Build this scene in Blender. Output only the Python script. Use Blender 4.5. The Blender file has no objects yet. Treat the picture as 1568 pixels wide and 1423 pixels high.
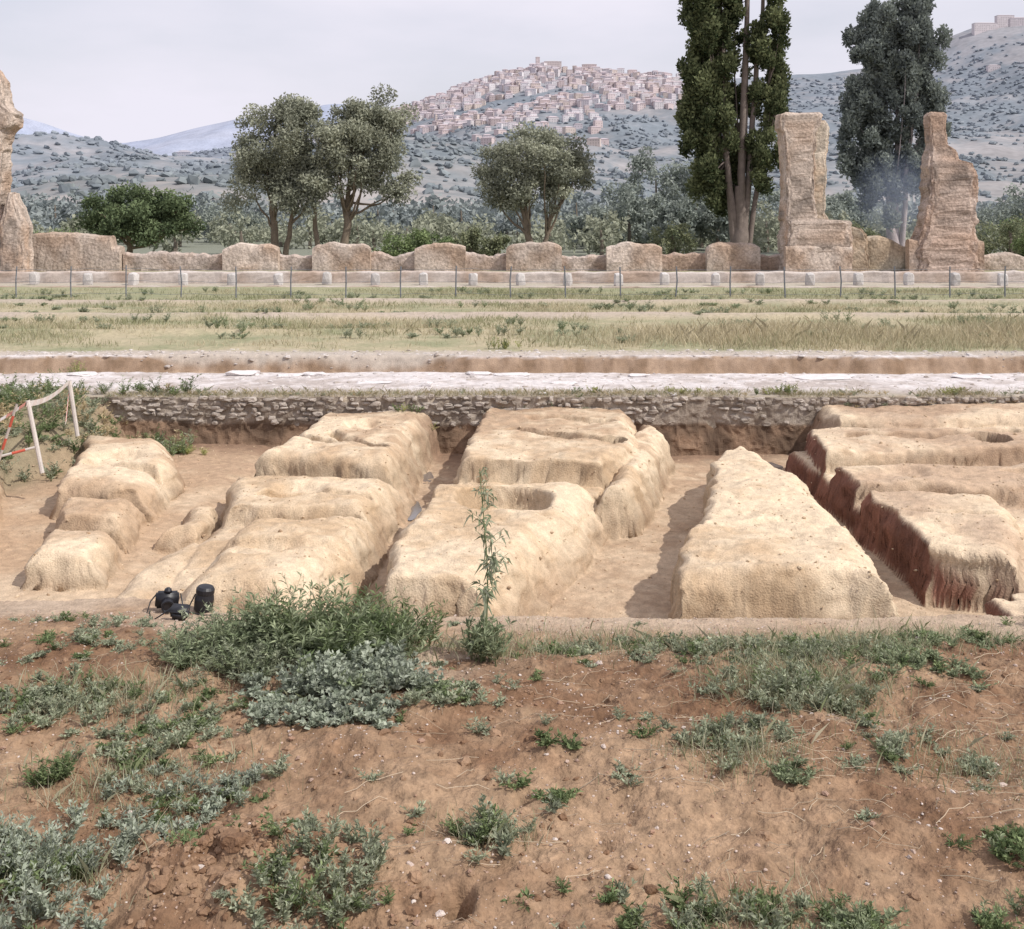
import bpy, math, numpy as np
from mathutils import Vector
rng=np.random.default_rng(7)
T=rng.random((512,512)).astype(np.float64)
def vnoise(x,y):
    xi=np.floor(x).astype(np.int64); yi=np.floor(y).astype(np.int64)
    fx=x-xi; fy=y-yi; fx=fx*fx*(3-2*fx); fy=fy*fy*(3-2*fy)
    a=T[xi%512,yi%512]; b=T[(xi+1)%512,yi%512]; c=T[xi%512,(yi+1)%512]; d=T[(xi+1)%512,(yi+1)%512]
    return ((a*(1-fx)+b*fx)*(1-fy)+(c*(1-fx)+d*fx)*fy)*2-1
def fbm(x,y,s=1.0,o=4,seed=0,g=0.5):
    x=np.asarray(x,float)*s+seed*17.3+100; y=np.asarray(y,float)*s+seed*31.7+100
    t=0;a=1;n=0
    for i in range(o):
        t=t+a*vnoise(x,y); n+=a; a*=g; x=x*2.03+5.1; y=y*1.97+9.2
    return t/n
def sst(a,b,x):
    t=np.clip((x-a)/(b-a),0,1); return t*t*(3-2*t)
def mixc(c1,c2,f):
    f=np.asarray(f)[...,None]; return np.asarray(c1)*(1-f)+np.asarray(c2)*f

# ---------------------------------------------------------------- materials
def mat(name,color=(.5,.5,.5),rough=.9,attr=False,var=.25,vs=4.0,fine=60.0,bump=.3,bdist=.02,transl=0.0,spec=.2,voro=0,det=3):
    m=bpy.data.materials.new(name); m.use_nodes=True; nt=m.node_tree; N=nt.nodes; L=nt.links
    N.clear(); out=N.new('ShaderNodeOutputMaterial')
    if attr:
        a=N.new('ShaderNodeAttribute'); a.attribute_name='Col'; col=a.outputs['Color']
    else:
        a=N.new('ShaderNodeRGB'); a.outputs[0].default_value=(*color,1); col=a.outputs[0]
    if transl>0:
        b=N.new('ShaderNodeBsdfDiffuse'); L.new(col,b.inputs[0]); tr=N.new('ShaderNodeBsdfTranslucent'); L.new(col,tr.inputs['Color'])
        ms=N.new('ShaderNodeMixShader'); ms.inputs[0].default_value=transl
        L.new(b.outputs[0],ms.inputs[1]); L.new(tr.outputs[0],ms.inputs[2]); L.new(ms.outputs[0],out.inputs[0]); return m
    b=N.new('ShaderNodeBsdfPrincipled')
    b.inputs['Roughness'].default_value=rough; b.inputs['Specular IOR Level'].default_value=spec
    g=N.new('ShaderNodeNewGeometry')
    n1=N.new('ShaderNodeTexNoise'); n1.inputs['Scale'].default_value=vs; n1.inputs['Detail'].default_value=det
    n2=N.new('ShaderNodeTexNoise'); n2.inputs['Scale'].default_value=fine; n2.inputs['Detail'].default_value=2
    L.new(g.outputs['Position'],n1.inputs['Vector']); L.new(g.outputs['Position'],n2.inputs['Vector'])
    ad=N.new('ShaderNodeMath'); ad.operation='ADD'; L.new(n1.outputs['Fac'],ad.inputs[0]); L.new(n2.outputs['Fac'],ad.inputs[1])
    mr=N.new('ShaderNodeMapRange'); mr.inputs['From Min'].default_value=.65; mr.inputs['From Max'].default_value=1.35
    mr.inputs['To Min'].default_value=1-var; mr.inputs['To Max'].default_value=1+var
    L.new(ad.outputs[0],mr.inputs['Value'])
    vm=N.new('ShaderNodeVectorMath'); vm.operation='SCALE'; L.new(col,vm.inputs[0]); L.new(mr.outputs[0],vm.inputs['Scale'])
    c=vm.outputs[0]; hgt=n2.outputs['Fac']
    if voro:
        v=N.new('ShaderNodeTexVoronoi'); v.feature='DISTANCE_TO_EDGE'; v.inputs['Scale'].default_value=voro
        mp=N.new('ShaderNodeMapping'); mp.inputs['Scale'].default_value=(1,1,1.4)
        L.new(g.outputs['Position'],mp.inputs['Vector']); L.new(mp.outputs[0],v.inputs['Vector'])
        m2=N.new('ShaderNodeMapRange'); m2.inputs['From Min'].default_value=0; m2.inputs['From Max'].default_value=.12
        m2.inputs['To Min'].default_value=.74; m2.inputs['To Max'].default_value=1
        L.new(v.outputs['Distance'],m2.inputs['Value'])
        vm2=N.new('ShaderNodeVectorMath'); vm2.operation='SCALE'; L.new(c,vm2.inputs[0]); L.new(m2.outputs[0],vm2.inputs['Scale']); c=vm2.outputs[0]
    L.new(c,b.inputs['Base Color'])
    if bump>0:
        bp=N.new('ShaderNodeBump'); bp.inputs['Strength'].default_value=bump; bp.inputs['Distance'].default_value=bdist
        L.new(hgt,bp.inputs['Height']); L.new(bp.outputs[0],b.inputs['Normal'])
    L.new(b.outputs[0],out.inputs[0])
    return m

M_ground=mat('ground_soil',attr=True,var=.24,vs=9,fine=60,bump=.7,bdist=.015)
M_stone=mat('rubble_stone',attr=True,var=.22,vs=8,fine=60,bump=.6,bdist=.02)
M_ruin=mat('ruin_masonry',attr=True,var=.34,vs=1.3,fine=7,bump=.7,bdist=.07,voro=4.5)
M_leaf=mat('leaves',attr=True,transl=.25)
M_bark=mat('bark',attr=True,var=.3,vs=3,fine=30,bump=.6,bdist=.03)
M_hill=mat('hillside_land',attr=True,var=.18,vs=.012,fine=.09,bump=0,rough=1,spec=0)
M_town=mat('town_plaster',attr=True,var=.06,vs=.05,fine=.5,bump=0,rough=1,spec=0)
M_black=mat('black_leather',(.012,.012,.016),rough=.45,var=.2,vs=20,fine=200,bump=.3,bdist=.002,spec=.5)
M_glass=mat('lens_glass',(.02,.025,.05),rough=.08,var=.05,bump=0,spec=.8)
M_metal=mat('fence_metal',(.17,.18,.20),rough=.6,var=.2,vs=5,fine=40,bump=.1)
M_paint=mat('painted_pole',attr=True,var=.15,vs=8,fine=60,bump=.1)
M_water=mat('puddle_water',(.16,.14,.13),rough=.06,var=.1,vs=3,bump=.02,spec=.6)

def make(name,V,Fs,m,col=None,smooth=False,parent=None):
    me=bpy.data.meshes.new(name); V=np.asarray(V,float)
    me.vertices.add(len(V)); me.vertices.foreach_set('co',V.astype(np.float32).ravel())
    Fs=[np.asarray(f) for f in Fs if len(f)]
    idx=np.concatenate([f.ravel() for f in Fs]).astype(np.int32)
    tot=np.concatenate([np.full(len(f),f.shape[1]) for f in Fs]); st=np.concatenate([[0],np.cumsum(tot)[:-1]]).astype(np.int32)
    me.loops.add(len(idx)); me.loops.foreach_set('vertex_index',idx)
    me.polygons.add(len(tot)); me.polygons.foreach_set('loop_start',st)
    try: me.polygons.foreach_set('loop_total',tot.astype(np.int32))
    except Exception: pass
    me.polygons.foreach_set('use_smooth',np.full(len(tot),smooth))
    me.update(calc_edges=True)
    if col is not None:
        c=np.asarray(col,float); c=np.hstack([np.clip(c,0,1),np.ones((len(V),1))])
        a=me.color_attributes.new('Col','FLOAT_COLOR','POINT'); a.data.foreach_set('color',c.astype(np.float32).ravel())
    me.materials.append(m); ob=bpy.data.objects.new(name,me); bpy.context.collection.objects.link(ob)
    if parent: ob.parent=parent
    return ob
def empty(name,loc=(0,0,0)):
    e=bpy.data.objects.new(name,None); bpy.context.collection.objects.link(e); e.empty_display_size=.2; return e
class Acc:
    def __init__(s): s.V=[];s.F={};s.C=[];s.n=0
    def add(s,V,F,C):
        V=np.asarray(V,float); F=np.asarray(F); s.V.append(V); s.F.setdefault(F.shape[1],[]).append(F+s.n)
        C=np.asarray(C,float); s.C.append(np.tile(C,(len(V),1)) if C.ndim==1 else C); s.n+=len(V)
    def build(s,name,m,smooth=False,parent=None):
        if not s.n: return
        return make(name,np.vstack(s.V),[np.vstack(f) for f in s.F.values()],m,np.vstack(s.C),smooth,parent)
def nrm(a): return a/(np.linalg.norm(a,axis=-1,keepdims=True)+1e-9)
def leaves(acc,P,D,L,W,C,fold=.2,droop=.15):
    n=len(P)
    if n==0: return
    L=np.broadcast_to(L,(n,))[:,None]; W=np.broadcast_to(W,(n,))[:,None]
    D=nrm(D); S=nrm(np.cross(D,rng.normal(size=(n,3)))); N=np.cross(S,D)
    v=np.stack([P,P+D*L*.42+S*W+N*W*fold,P+D*L-np.array([0,0,1])*L*droop,P+D*L*.42-S*W+N*W*fold],1).reshape(-1,3)
    i=np.arange(n)[:,None]*4; F=i+np.array([[0,1,2,3]])
    C=np.asarray(C,float); C=np.tile(C,(n,1)) if C.ndim==1 else C
    acc.add(v,F,np.repeat(C,4,0))
_tf={}
def tube(acc,pts,rad,C,k=6,jit=0):
    pts=np.asarray(pts,float); n=len(pts); rad=np.broadcast_to(rad,(n,))
    tg=nrm(np.gradient(pts,axis=0)); up=np.array([0.13,.97,.2]) if abs(tg[0][2])>.7 else np.array([0,0.1,1.])
    s=nrm(np.cross(tg,up)); t=np.cross(s,tg); a=np.arange(k)/k*2*math.pi
    r=rad[:,None]*(1+jit*rng.normal(size=(n,k)))
    V=pts[:,None]+s[:,None]*(np.cos(a)*r)[...,None]+t[:,None]*(np.sin(a)*r)[...,None]
    if (n,k) not in _tf:
        _tf[(n,k)]=np.array([(i*k+j,i*k+(j+1)%k,(i+1)*k+(j+1)%k,(i+1)*k+j) for i in range(n-1) for j in range(k)])
    acc.add(V.reshape(-1,3),_tf[(n,k)],C)
g=(1+5**.5)/2
ICO=nrm(np.array([(-1,g,0),(1,g,0),(-1,-g,0),(1,-g,0),(0,-1,g),(0,1,g),(0,-1,-g),(0,1,-g),(g,0,-1),(g,0,1),(-g,0,-1),(-g,0,1)],float))
ICF=np.array([(0,11,5),(0,5,1),(0,1,7),(0,7,10),(0,10,11),(1,5,9),(5,11,4),(11,10,2),(10,7,6),(7,1,8),(3,9,4),(3,4,2),(3,2,6),(3,6,8),(3,8,9),(4,9,5),(2,4,11),(6,2,10),(8,6,7),(9,8,1)])
def subdiv(V,F):
    V=list(map(tuple,V)); c={}; out=[]
    def mid(a,b):
        k=(min(a,b),max(a,b))
        if k not in c:
            p=(np.array(V[a])+np.array(V[b])); p/=np.linalg.norm(p); V.append(tuple(p)); c[k]=len(V)-1
        return c[k]
    for a,b,d in F:
        x,y,z=mid(a,b),mid(b,d),mid(d,a); out+=[(a,x,z),(b,y,x),(d,z,y),(x,y,z)]
    return np.array(V),np.array(out)
IC2,ICF2=subdiv(ICO,ICF)
def rocks(acc,P,S,C,flat=.65,jit=.22,fine=False,box=0):
    B,F=(IC2,ICF2) if fine else (ICO,ICF)
    if box: B=np.sign(B)*np.abs(B)**box
    n=len(P); k=len(B); S=np.asarray(S,float)
    if S.ndim==1: S=S[:,None]*np.stack([rng.uniform(.8,1.3,n),rng.uniform(.7,1.2,n),rng.uniform(.8,1.2,n)*flat],1)
    V=B[None]*(1+jit*rng.normal(size=(n,k,1)).clip(-1.5,1.5))*S[:,None]
    a=rng.uniform(0,2*math.pi,n) if not box else rng.normal(0,.12,n); ca,sa=np.cos(a)[:,None],np.sin(a)[:,None]
    V=np.stack([V[...,0]*ca-V[...,1]*sa,V[...,0]*sa+V[...,1]*ca,V[...,2]],-1)+P[:,None]
    Fa=(np.arange(n)[:,None,None]*k+F[None]).reshape(-1,3)
    acc.add(V.reshape(-1,3),Fa,np.repeat(C,k,0))

# ---------------------------------------------------------------- ground height
def conv(x,y,poly,w):
    n=len(poly)
    if not isinstance(w,(list,tuple)): w=[w]*n
    s=np.full(np.shape(x),1e9)
    for i in range(n):
        a=poly[i]; b=poly[(i+1)%n]; ex,ey=b[0]-a[0],b[1]-a[1]; l=math.hypot(ex,ey)
        s=np.minimum(s,((x-a[0])*(-ey/l)+(y-a[1])*(ex/l))/w[i])
    return s
BL=[
 ([(1.42,9.7),(3.48,9.7),(3.68,11.5),(3.74,13.5),(3.5,15.4),(3.2,15.9),(2.85,15.5),(2.3,13.3),(1.75,11.2)],-.27,[.32,.38,.45,.45,.4,.35,.16,.16,.16]),
 ([(-1.2,9.7),(0.0,9.7),(0.45,11.0),(1.3,13.2),(1.05,13.6),(-1.02,13.35)],-.33,[.22,.6,.6,.5,.14,.16]),
 ([(-.82,14.2),(1.3,14.05),(1.9,15.3),(2.1,18.2),(-.5,18.2)],-.2,[.12,.3,.4,.2,.22]),
 ([(.95,13.0),(1.5,13.1),(2.4,16.5),(2.1,18.2),(1.4,15.6)],-.32,[.2,.35,.3,.3,.3]),
 ([(-.85,13.7),(1.2,13.6),(1.3,14.6),(-.85,14.6)],-.5,.16),
 ([(-3.45,9.9),(-1.5,9.8),(-1.25,17.8),(-3.45,17.8)],-.62,.3),
 ([(-3.5,14.5),(-1.45,14.3),(-1.15,18.0),(-3.1,18.0)],-.24,[.25,.42,.4,.3]),
 ([(-3.3,12.55),(-1.45,12.3),(-1.38,14.35),(-3.7,14.35)],-.40,[.22,.45,.35,.3]),
 ([(-3.15,9.65),(-1.85,9.65),(-1.42,11.0),(-1.4,12.5),(-3.1,12.1)],-.36,[.4,.55,.45,.35,.45]),
 ([(-4.0,9.8),(-3.1,9.8),(-3.0,11.9),(-3.5,12.6)],-.64,.35),
 ([(-3.9,12.2),(-3.3,12.2),(-3.5,13.6),(-4.0,13.4)],-.56,.25),
 ([(-5.0,12.1),(-4.1,12.0),(-4.3,13.1),(-5.3,13.2)],-.40,[.2,.35,.2,.14]),
 ([(-4.85,10.9),(-4.0,10.9),(-4.1,11.95),(-5.05,12.0)],-.44,[.25,.35,.2,.16]),
 ([(-5.5,13.3),(-4.3,13.2),(-4.4,15.0),(-5.1,16.6),(-6.4,16.6)],-.34,[.25,.4,.4,.4,.15]),
 ([(-16,11.4),(-5.5,11.5),(-6.2,13.4),(-7.1,15.8),(-16,16)],-.46,[.35,.35,.35,.35,.35]),
 ([(4.04,10.8),(16,10.6),(16,17.6),(4.1,16.7)],-.60,[.16,.3,.3,.13]),
 ([(4.04,10.85),(4.9,10.45),(5.5,11.5),(5.9,13.1),(4.08,13.25)],-.36,[.24,.35,.45,.2,.15]),
 ([(6.3,11.6),(16,11.5),(16,13.2),(6.4,13.2)],-.42,.4),
 ([(4.08,13.35),(16,13.4),(16,15.2),(4.6,14.7),(4.12,14.6)],-.34,[.2,.3,.35,.2,.15]),
 ([(4.12,14.85),(4.7,14.95),(16,15.5),(16,17.8),(4.35,16.8)],-.30,[.16,.25,.3,.3,.17]),
 ([(4.8,16.6),(16,16.3),(16,18.2),(4.7,18.2)],-.14,.4),
 ([(4.15,9.0),(4.15,9.8),(5.6,9.85),(16,10.1),(16,9.0)][::-1],-.44,.1),
 ([(4.55,9.9),(5.3,9.9),(5.3,10.3),(4.6,10.3)],-.6,.1),
]
GR=[(-3.7,14.4,-1.7,14.2,.08,.10),(4.3,12.2,5.6,12.0,.05,.06),(6.4,12.4,12,12.5,.10,.12),(-2.6,16.1,-1.9,15.2,.12,.14),(-3.1,15.9,-2.3,15.5,.10,.12),(0,16.2,1.4,15.3,.12,.13),(.3,17.1,1.5,16.8,.10,.1),
    (-5.6,14.6,-4.6,14.3,.12,.12),(-2.9,11.2,-1.7,11.0,.10,.07),(-2.9,13.3,-1.8,13.2,.10,.1),(1.7,11.4,3.5,11.6,.12,.03),(5,16.1,9,16.6,.1,.12),(6.4,14.2,11,14.6,.14,.1)]
PT=[(-.08,12.72,.60,.27),(6.84,15.9,.28,.38),(1.40,15.5,.17,.28),(8.2,14.4,.5,.16),(-2.6,13.35,.42,.10),(-2.25,16.7,.35,.1),(-5.3,14.9,.4,.1),(5.0,14.1,.35,.08),(-2.5,10.9,.35,.05)]
YB=17.86
def yL(x): return 8.90+.33*sst(-2.2,-3.4,x)+.22*fbm(x,x*0,.55,4,9)
def front(x,y):
    d=yL(x)-y
    z=-.3+.3*sst(0,1.9,d)
    z=z+.07*fbm(x,y,.9,3,2)*sst(0,.8,d)+.05*fbm(x,y,4,3,3)*sst(.15,1.2,d)+.027*np.abs(fbm(x,y,13,3,4))*sst(.1,1.2,d)+.008*fbm(x,y,50,2,5)
    z=z+.17*np.exp(-(((x+1.25)/.42)**2+((y-4.85)/.3)**2))*(1+.5*fbm(x,y,9,3,6))
    z=z+.05*np.exp(-(((x-.3)/.6)**2+((y-5.9)/.35)**2))
    z=z-.17*np.exp(-((((x+.22)/.055)**2+((y-4.66)/.09)**2)**1.5))-.10*np.exp(-((((x+1.0)/.09)**2+((y-4.57)/.05)**2)**1.5))
    for hx,hy in [(.05,5.5),(.42,5.15),(-.9,5.9),(1.0,5.0),(2.0,5.4),(-1.5,5.9),(.5,6.4)]:
        z=z-.05*np.exp(-((((x-hx)/.05)**2+((y-hy)/.05)**2)))
    return z
def pit(x,y):
    k4=1-.75*sst(3.7,3.95,x)*sst(4.9,4.4,x)
    wx=x+.13*fbm(x,y,1.1,3,11)*(.4+.6*k4)+.035*fbm(x,y,4,2,12)*k4; wy=y+.13*fbm(x,y,1.1,3,13)+.035*fbm(x,y,4,2,14)
    zf=-.92+.16*sst(-3.2,-4.2,x)+.035*fbm(x,y,1.5,3,15)+.010*fbm(x,y,12,3,16)
    z=zf.copy(); und=.06*fbm(x,y,.8,3,17)+.045*fbm(x,y,2.4,3,18)+.014*fbm(x,y,9,3,19)+.007*fbm(x,y,34,2,21); pw=2.5+.7*fbm(x,y,1.7,2,24)
    for poly,zt,w in BL:
        s=np.clip(conv(wx,wy,poly,w),0,1); p=1-(1-s)**pw
        z=np.maximum(z,zf+(zt+und-zf)*p)
    for x0,y0,x1,y1,w,dp in GR:
        dx,dy=x1-x0,y1-y0; t=np.clip(((wx-x0)*dx+(wy-y0)*dy)/(dx*dx+dy*dy),0,1)
        d=np.hypot(wx-x0-t*dx,wy-y0-t*dy); z=z-dp*(1-sst(w*.5,w*1.3,d))
    for a,b,r,dp in PT:
        d=np.hypot(x-a+.05*fbm(x,y,3,2,20),y-b); z=z-dp*(1-sst(r*(.82 if dp>.2 else .5),r,d))
    z=np.maximum(z,zf-.03)
    bk=-.12+.3*sst(-5.6,-8.5,x)-.42*sst(17.2,15.0,y)+.09*fbm(x,y,1.5,3,22)
    z=np.maximum(z,np.where(x<-5.0,bk-1.2*sst(-7.0,-5.2,x+.4*fbm(x,y,1,2,25))-1.0*sst(15.9,14.0,y),-9))
    return z
def back(x,y):
    z=.02*fbm(x,y,.7,3,31)+.012*fbm(x,y,6,3,32)
    yy=y+.30*fbm(x,y*0,.3,4,33)+.06*fbm(x,y,2.5,3,38)
    z=z-.24*sst(20.4,20.9,yy)+.37*sst(21.72,21.95,yy)
    far=sst(22,24,y)
    z=z+far*(.06*fbm(x,y,.25,3,34))
    y3=y+.5*fbm(x,y*0,.12,3,37)
    z=z+.14*np.exp(-((y3-30.6)/.35)**2)+.12*np.exp(-((y3-36.3)/.4)**2)+.10*np.exp(-((y3-26.5-.02*x)/.3)**2)*sst(4,-4,x)-.12*sst(23,40,y)
    return z*(1-sst(120,300,y))-.5*sst(100,300,y)
def height(x,y):
    x=np.asarray(x,float); y=np.asarray(y,float)
    f=front(x,y); p=pit(x,y); b=back(x,y)
    l=yL(x)+.04*fbm(x,y,7,3,8); t=sst(0,.14,y-l); z=f*(1-t)+p*t
    leftb=sst(-6.0,-7.6,x); t2=sst(0,.02,y-YB-.04*fbm(x,y*0,2,2,35))
    t3=sst(15.5,17.9,y); t2=t2*(1-leftb)+t3*leftb
    return z*(1-t2)+b*t2
u=np.concatenate([[-40,-20,-10,-6,-4,-2.8,-2,-1.5,-1.2],np.linspace(-1,1,860),[1.2,1.5,2,2.8,4,6,10,20,40]])
ys=np.concatenate([[-60,-20,-6,0,2,3,3.6],np.arange(4.0,9.0,.0135),np.arange(9.0,17.7,.023),np.arange(17.7,18.0,.01),np.arange(18.0,24,.04),np.geomspace(24,60,150),np.geomspace(61,9000,60)])
W=.56*np.maximum(ys,2)+.9
X=u[None]*W[:,None]; Y=np.broadcast_to(ys[:,None],X.shape).copy()
Z=height(X,Y)
ny,nx=X.shape
gy=np.gradient(Z,axis=0)/(np.gradient(ys)[:,None]); gx=np.gradient(Z,axis=1)/np.gradient(X,axis=1)
slope=np.hypot(gx,gy)
def gcolor(X,Y,Z,slope,gx):
    n1=fbm(X,Y,.8,4,41); n2=fbm(X,Y,4,4,42); n3=fbm(X,Y,18,3,43)
    soil=mixc((.175,.100,.058),(.305,.205,.130),np.clip(.45+n1*1.2+n2*.8,0,1)); soil=soil*(1+.32*n3[...,None])
    d=yL(X)-Y; lip=sst(1.05,.25,d+.8*n1+.35*n2)*(.85+.3*n2)
    wedge=np.exp(-(((X+.45)/.35)**2+((Y-7.35)/.5)**2)); lip=np.clip(lip+1.2*wedge*(.6+n2),0,1)
    fr=mixc(soil,np.array((.43,.335,.25))*(1+.16*n3[...,None]),lip)
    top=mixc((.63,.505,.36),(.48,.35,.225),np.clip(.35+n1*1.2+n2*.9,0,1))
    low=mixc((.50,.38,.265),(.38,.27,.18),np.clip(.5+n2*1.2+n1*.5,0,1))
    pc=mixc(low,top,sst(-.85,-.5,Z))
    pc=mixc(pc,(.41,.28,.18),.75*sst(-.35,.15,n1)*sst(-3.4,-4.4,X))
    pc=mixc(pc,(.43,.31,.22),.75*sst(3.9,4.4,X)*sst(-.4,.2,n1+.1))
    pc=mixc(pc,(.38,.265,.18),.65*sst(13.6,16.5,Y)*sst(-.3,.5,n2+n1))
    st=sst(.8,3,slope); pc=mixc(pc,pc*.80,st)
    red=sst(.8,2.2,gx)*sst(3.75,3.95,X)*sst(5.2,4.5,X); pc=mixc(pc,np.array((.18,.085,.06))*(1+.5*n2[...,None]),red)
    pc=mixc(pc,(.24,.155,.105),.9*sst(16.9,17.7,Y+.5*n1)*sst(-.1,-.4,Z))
    pc=pc*(1+.15*n3[...,None]+.06*n2[...,None])
    bank=sst(-5.7,-6.9,X+.6*n1)*sst(14.2,15.2,Y); pc=mixc(pc,(.24,.20,.13),bank)
    road=mixc((.60,.555,.54),(.42,.365,.335),np.clip(.35+n1*.9+n2*1.2,0,1))*(1+.18*n3[...,None])
    edge=sst(18.7,17.9,Y+.5*n2); road=mixc(road,(.34,.29,.22),edge*.85)
    dit=sst(20.2,20.8,Y+.4*n2)*sst(-.02,-.10,Z); road=mixc(road,mixc((.36,.255,.17),(.46,.37,.29),np.clip(.4+n2*1.5,0,1)),dit)
    road=mixc(road,mixc((.24,.165,.11),(.37,.27,.195),np.clip(.5+1.4*n2,0,1)),sst(.5,1.5,slope)*sst(20.2,20.6,Y)*sst(23,22.5,Y))
    mead=mixc((.40,.345,.23),(.26,.26,.155),np.clip(.40+1.2*n1+.5*n2,0,1))
    mead=mixc(mead,(.43,.355,.30),.9*np.exp(-((Y-30.7+.4*n1)/.5)**2)+.8*np.exp(-((Y-36.4)/.5)**2))
    mead=mixc(mead,(.45,.39,.345),.85*sst(22.9,22.4,Y+.3*n2))
    mead=mixc(mead,(.25,.26,.15),.6*sst(36.8,38,Y)*sst(200,100,Y))
    mead=mixc(mead,(.45,.39,.34),.7*sst(44.5,45.5,Y)*sst(58,56,Y))
    mead=mixc(mead,(.19,.20,.155),sst(60,66,Y))
    bc=mixc(road,mead,sst(21.9,22.0,Y+.05*n2))
    c=mixc(fr,pc,sst(0,.1,Y-yL(X))); tb=sst(-.1,.05,Y-YB)
    return mixc(c,bc,tb)
C=gcolor(X,Y,Z,slope,gx)
mk=sst(.5,1.8,slope)*(Y>9.1)*(Y<17.7)
X2=X+mk*.085*fbm(Y+.5*X,Z*3.6,2.6,5,45,.6); Y2=Y+mk*.07*fbm(X-.4*Y,Z*3.6,2.6,5,46,.6)
idx=np.arange(ny*nx).reshape(ny,nx)
F=np.stack([idx[:-1,:-1],idx[:-1,1:],idx[1:,1:],idx[1:,:-1]],-1).reshape(-1,4)
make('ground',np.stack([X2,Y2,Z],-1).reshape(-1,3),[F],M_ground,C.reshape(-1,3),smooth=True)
del X,Y,Z,C,F,X2,Y2

# ---------------------------------------------------------------- soil pebbles & clods
def scat(n,y0,y1):
    y=np.sqrt(rng.uniform(y0**2,y1**2,n)); return rng.uniform(-1,1,n)*(.5*y+.3),y
a=Acc(); x,y=scat(17000,4.1,8.9); k=fbm(x,y,1.2,2,51)+rng.normal(0,.35,len(x))>-.05; x,y=x[k],y[k]
s=np.exp(rng.normal(-5.45,.5,len(x))).clip(.002,.022)
c=mixc((.30,.18,.12),(.60,.53,.48),rng.random(len(x))**1.4)
rocks(a,np.stack([x,y,height(x,y)+s*.2],1),s,c); a.build('soil_pebbles',M_stone)
a=Acc(); x,y=scat(4200,4.1,8.0); k=fbm(x,y,1.0,2,52)+rng.normal(0,.25,len(x))>0; x,y=x[k],y[k]; s=np.exp(rng.normal(-4.75,.6,len(x))).clip(.004,.05)
m=700; x=np.r_[x,rng.normal(-1.25,.3,m)]; y=np.r_[y,rng.normal(4.85,.2,m)]; s=np.r_[s,np.exp(rng.normal(-4.4,.5,m)).clip(.005,.05)]
c=mixc((.175,.10,.058),(.32,.21,.135),rng.random(len(x)))
rocks(a,np.stack([x,y,height(x,y)+s*.02],1),s,c,fine=True,jit=.17); a.build('soil_clods',M_ground,smooth=False)
a=Acc(); x=rng.uniform(-7,8,4500); y=rng.uniform(9.6,17.6,4500); s=np.exp(rng.normal(-4.8,.45,4500)).clip(.005,.03)
c=mixc((.36,.25,.16),(.58,.46,.32),rng.random(len(x))); rocks(a,np.stack([x,y,height(x,y)+s*.1],1),s,c); a.build('pit_rubble',M_ground)
for bx,by,rx,ry in [(-1.32,14.3,.15,.5),(-1.26,16.1,.12,.45),(3.92,16.9,.2,.35)]:
    th=np.arange(24)/24*6.2832; rr=1+.35*fbm(np.cos(th)*2,np.sin(th)*2,1,2,77); V=np.stack([bx+rx*rr*np.cos(th),by+ry*rr*np.sin(th),th*0+float(height(bx,by))+.006],1)
    make('puddle',V,[np.arange(24)[None]],M_water)

# ---------------------------------------------------------------- rubble wall face
a=Acc(); nxw,nzw=760,44
xx=np.linspace(-6.9,12.5,nxw); zz=np.linspace(-1.0,-.02,nzw); XX,ZZ=np.meshgrid(xx,zz)
band=-.42+.12*fbm(xx,xx*0,.5,3,66)[None]
YY=17.80-.12*sst(0,-.5,ZZ-band)+.07*fbm(XX,ZZ,1.5,3,61)+.06*np.abs(fbm(XX,ZZ,6,3,62))
cc=mixc((.25,.165,.11),(.12,.08,.055),np.clip(.5+fbm(XX,ZZ,2.5,4,63)*1.5,0,1)); cc=mixc(cc,mixc((.38,.325,.27),(.25,.205,.165),np.clip(.5+fbm(XX,ZZ,5,3,64)*1.4,0,1)),sst(-.03,.05,ZZ-band))
ix=np.arange(nxw*nzw).reshape(nzw,nxw); a.add(np.stack([XX,YY,ZZ],-1).reshape(-1,3),np.stack([ix[:-1,:-1],ix[:-1,1:],ix[1:,1:],ix[1:,:-1]],-1).reshape(-1,4),cc.reshape(-1,3))
top=np.stack([np.r_[xx,xx],np.r_[YY[-1],np.full(nxw,18.1)],np.r_[ZZ[-1],np.full(nxw,-.02)]],1); a.add(top,np.stack([np.arange(nxw-1),np.arange(1,nxw),np.arange(1,nxw)+nxw,np.arange(nxw-1)+nxw],1),(.34,.29,.22))
for r,zr in enumerate([-.05,-.125,-.20,-.275,-.35,-.42]):
    n=175 if r<5 else 60; xs=np.linspace(-6.3,12.3,n)+rng.normal(0,.04,n)
    keep=rng.random(n)>(.16 if r<3 else .3); keep&=(fbm(xs,xs*0+zr*3,.9,2,68)>-.35); xs=xs[keep]; n=len(xs); zc=zr+.035*fbm(xs,xs*0,.9,3,67+r)
    P=np.stack([xs,17.835+rng.normal(0,.014,n)+.07*fbm(xs,zc,1.5,3,61),zc+rng.normal(0,.014,n)],1)
    S=np.stack([rng.uniform(.03,.095,n),rng.uniform(.05,.08,n),rng.uniform(.02,.045,n)],1)
    rocks(a,P,S,mixc((.24,.20,.165),(.44,.385,.335),rng.random(n)),fine=True,jit=.11,box=.65)
a.build('rubble_stone_wall',M_stone)
a=Acc(); px=[(-4.9,20.2,.30,.05),(-4.0,20.0,.24,.03),(-7.8,20.1,.28,.03),(-1.45,18.9,.1,.05),(0,20.1,.32,.02),(-3.6,20.15,.2,.04),(-.6,20.2,.22,.03),(2.3,20.0,.2,.03),(5.6,19.9,.5,.015),(8.2,19.8,.35,.02),(.9,19.2,.25,.015),(-2.4,19.3,.3,.015)]
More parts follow.
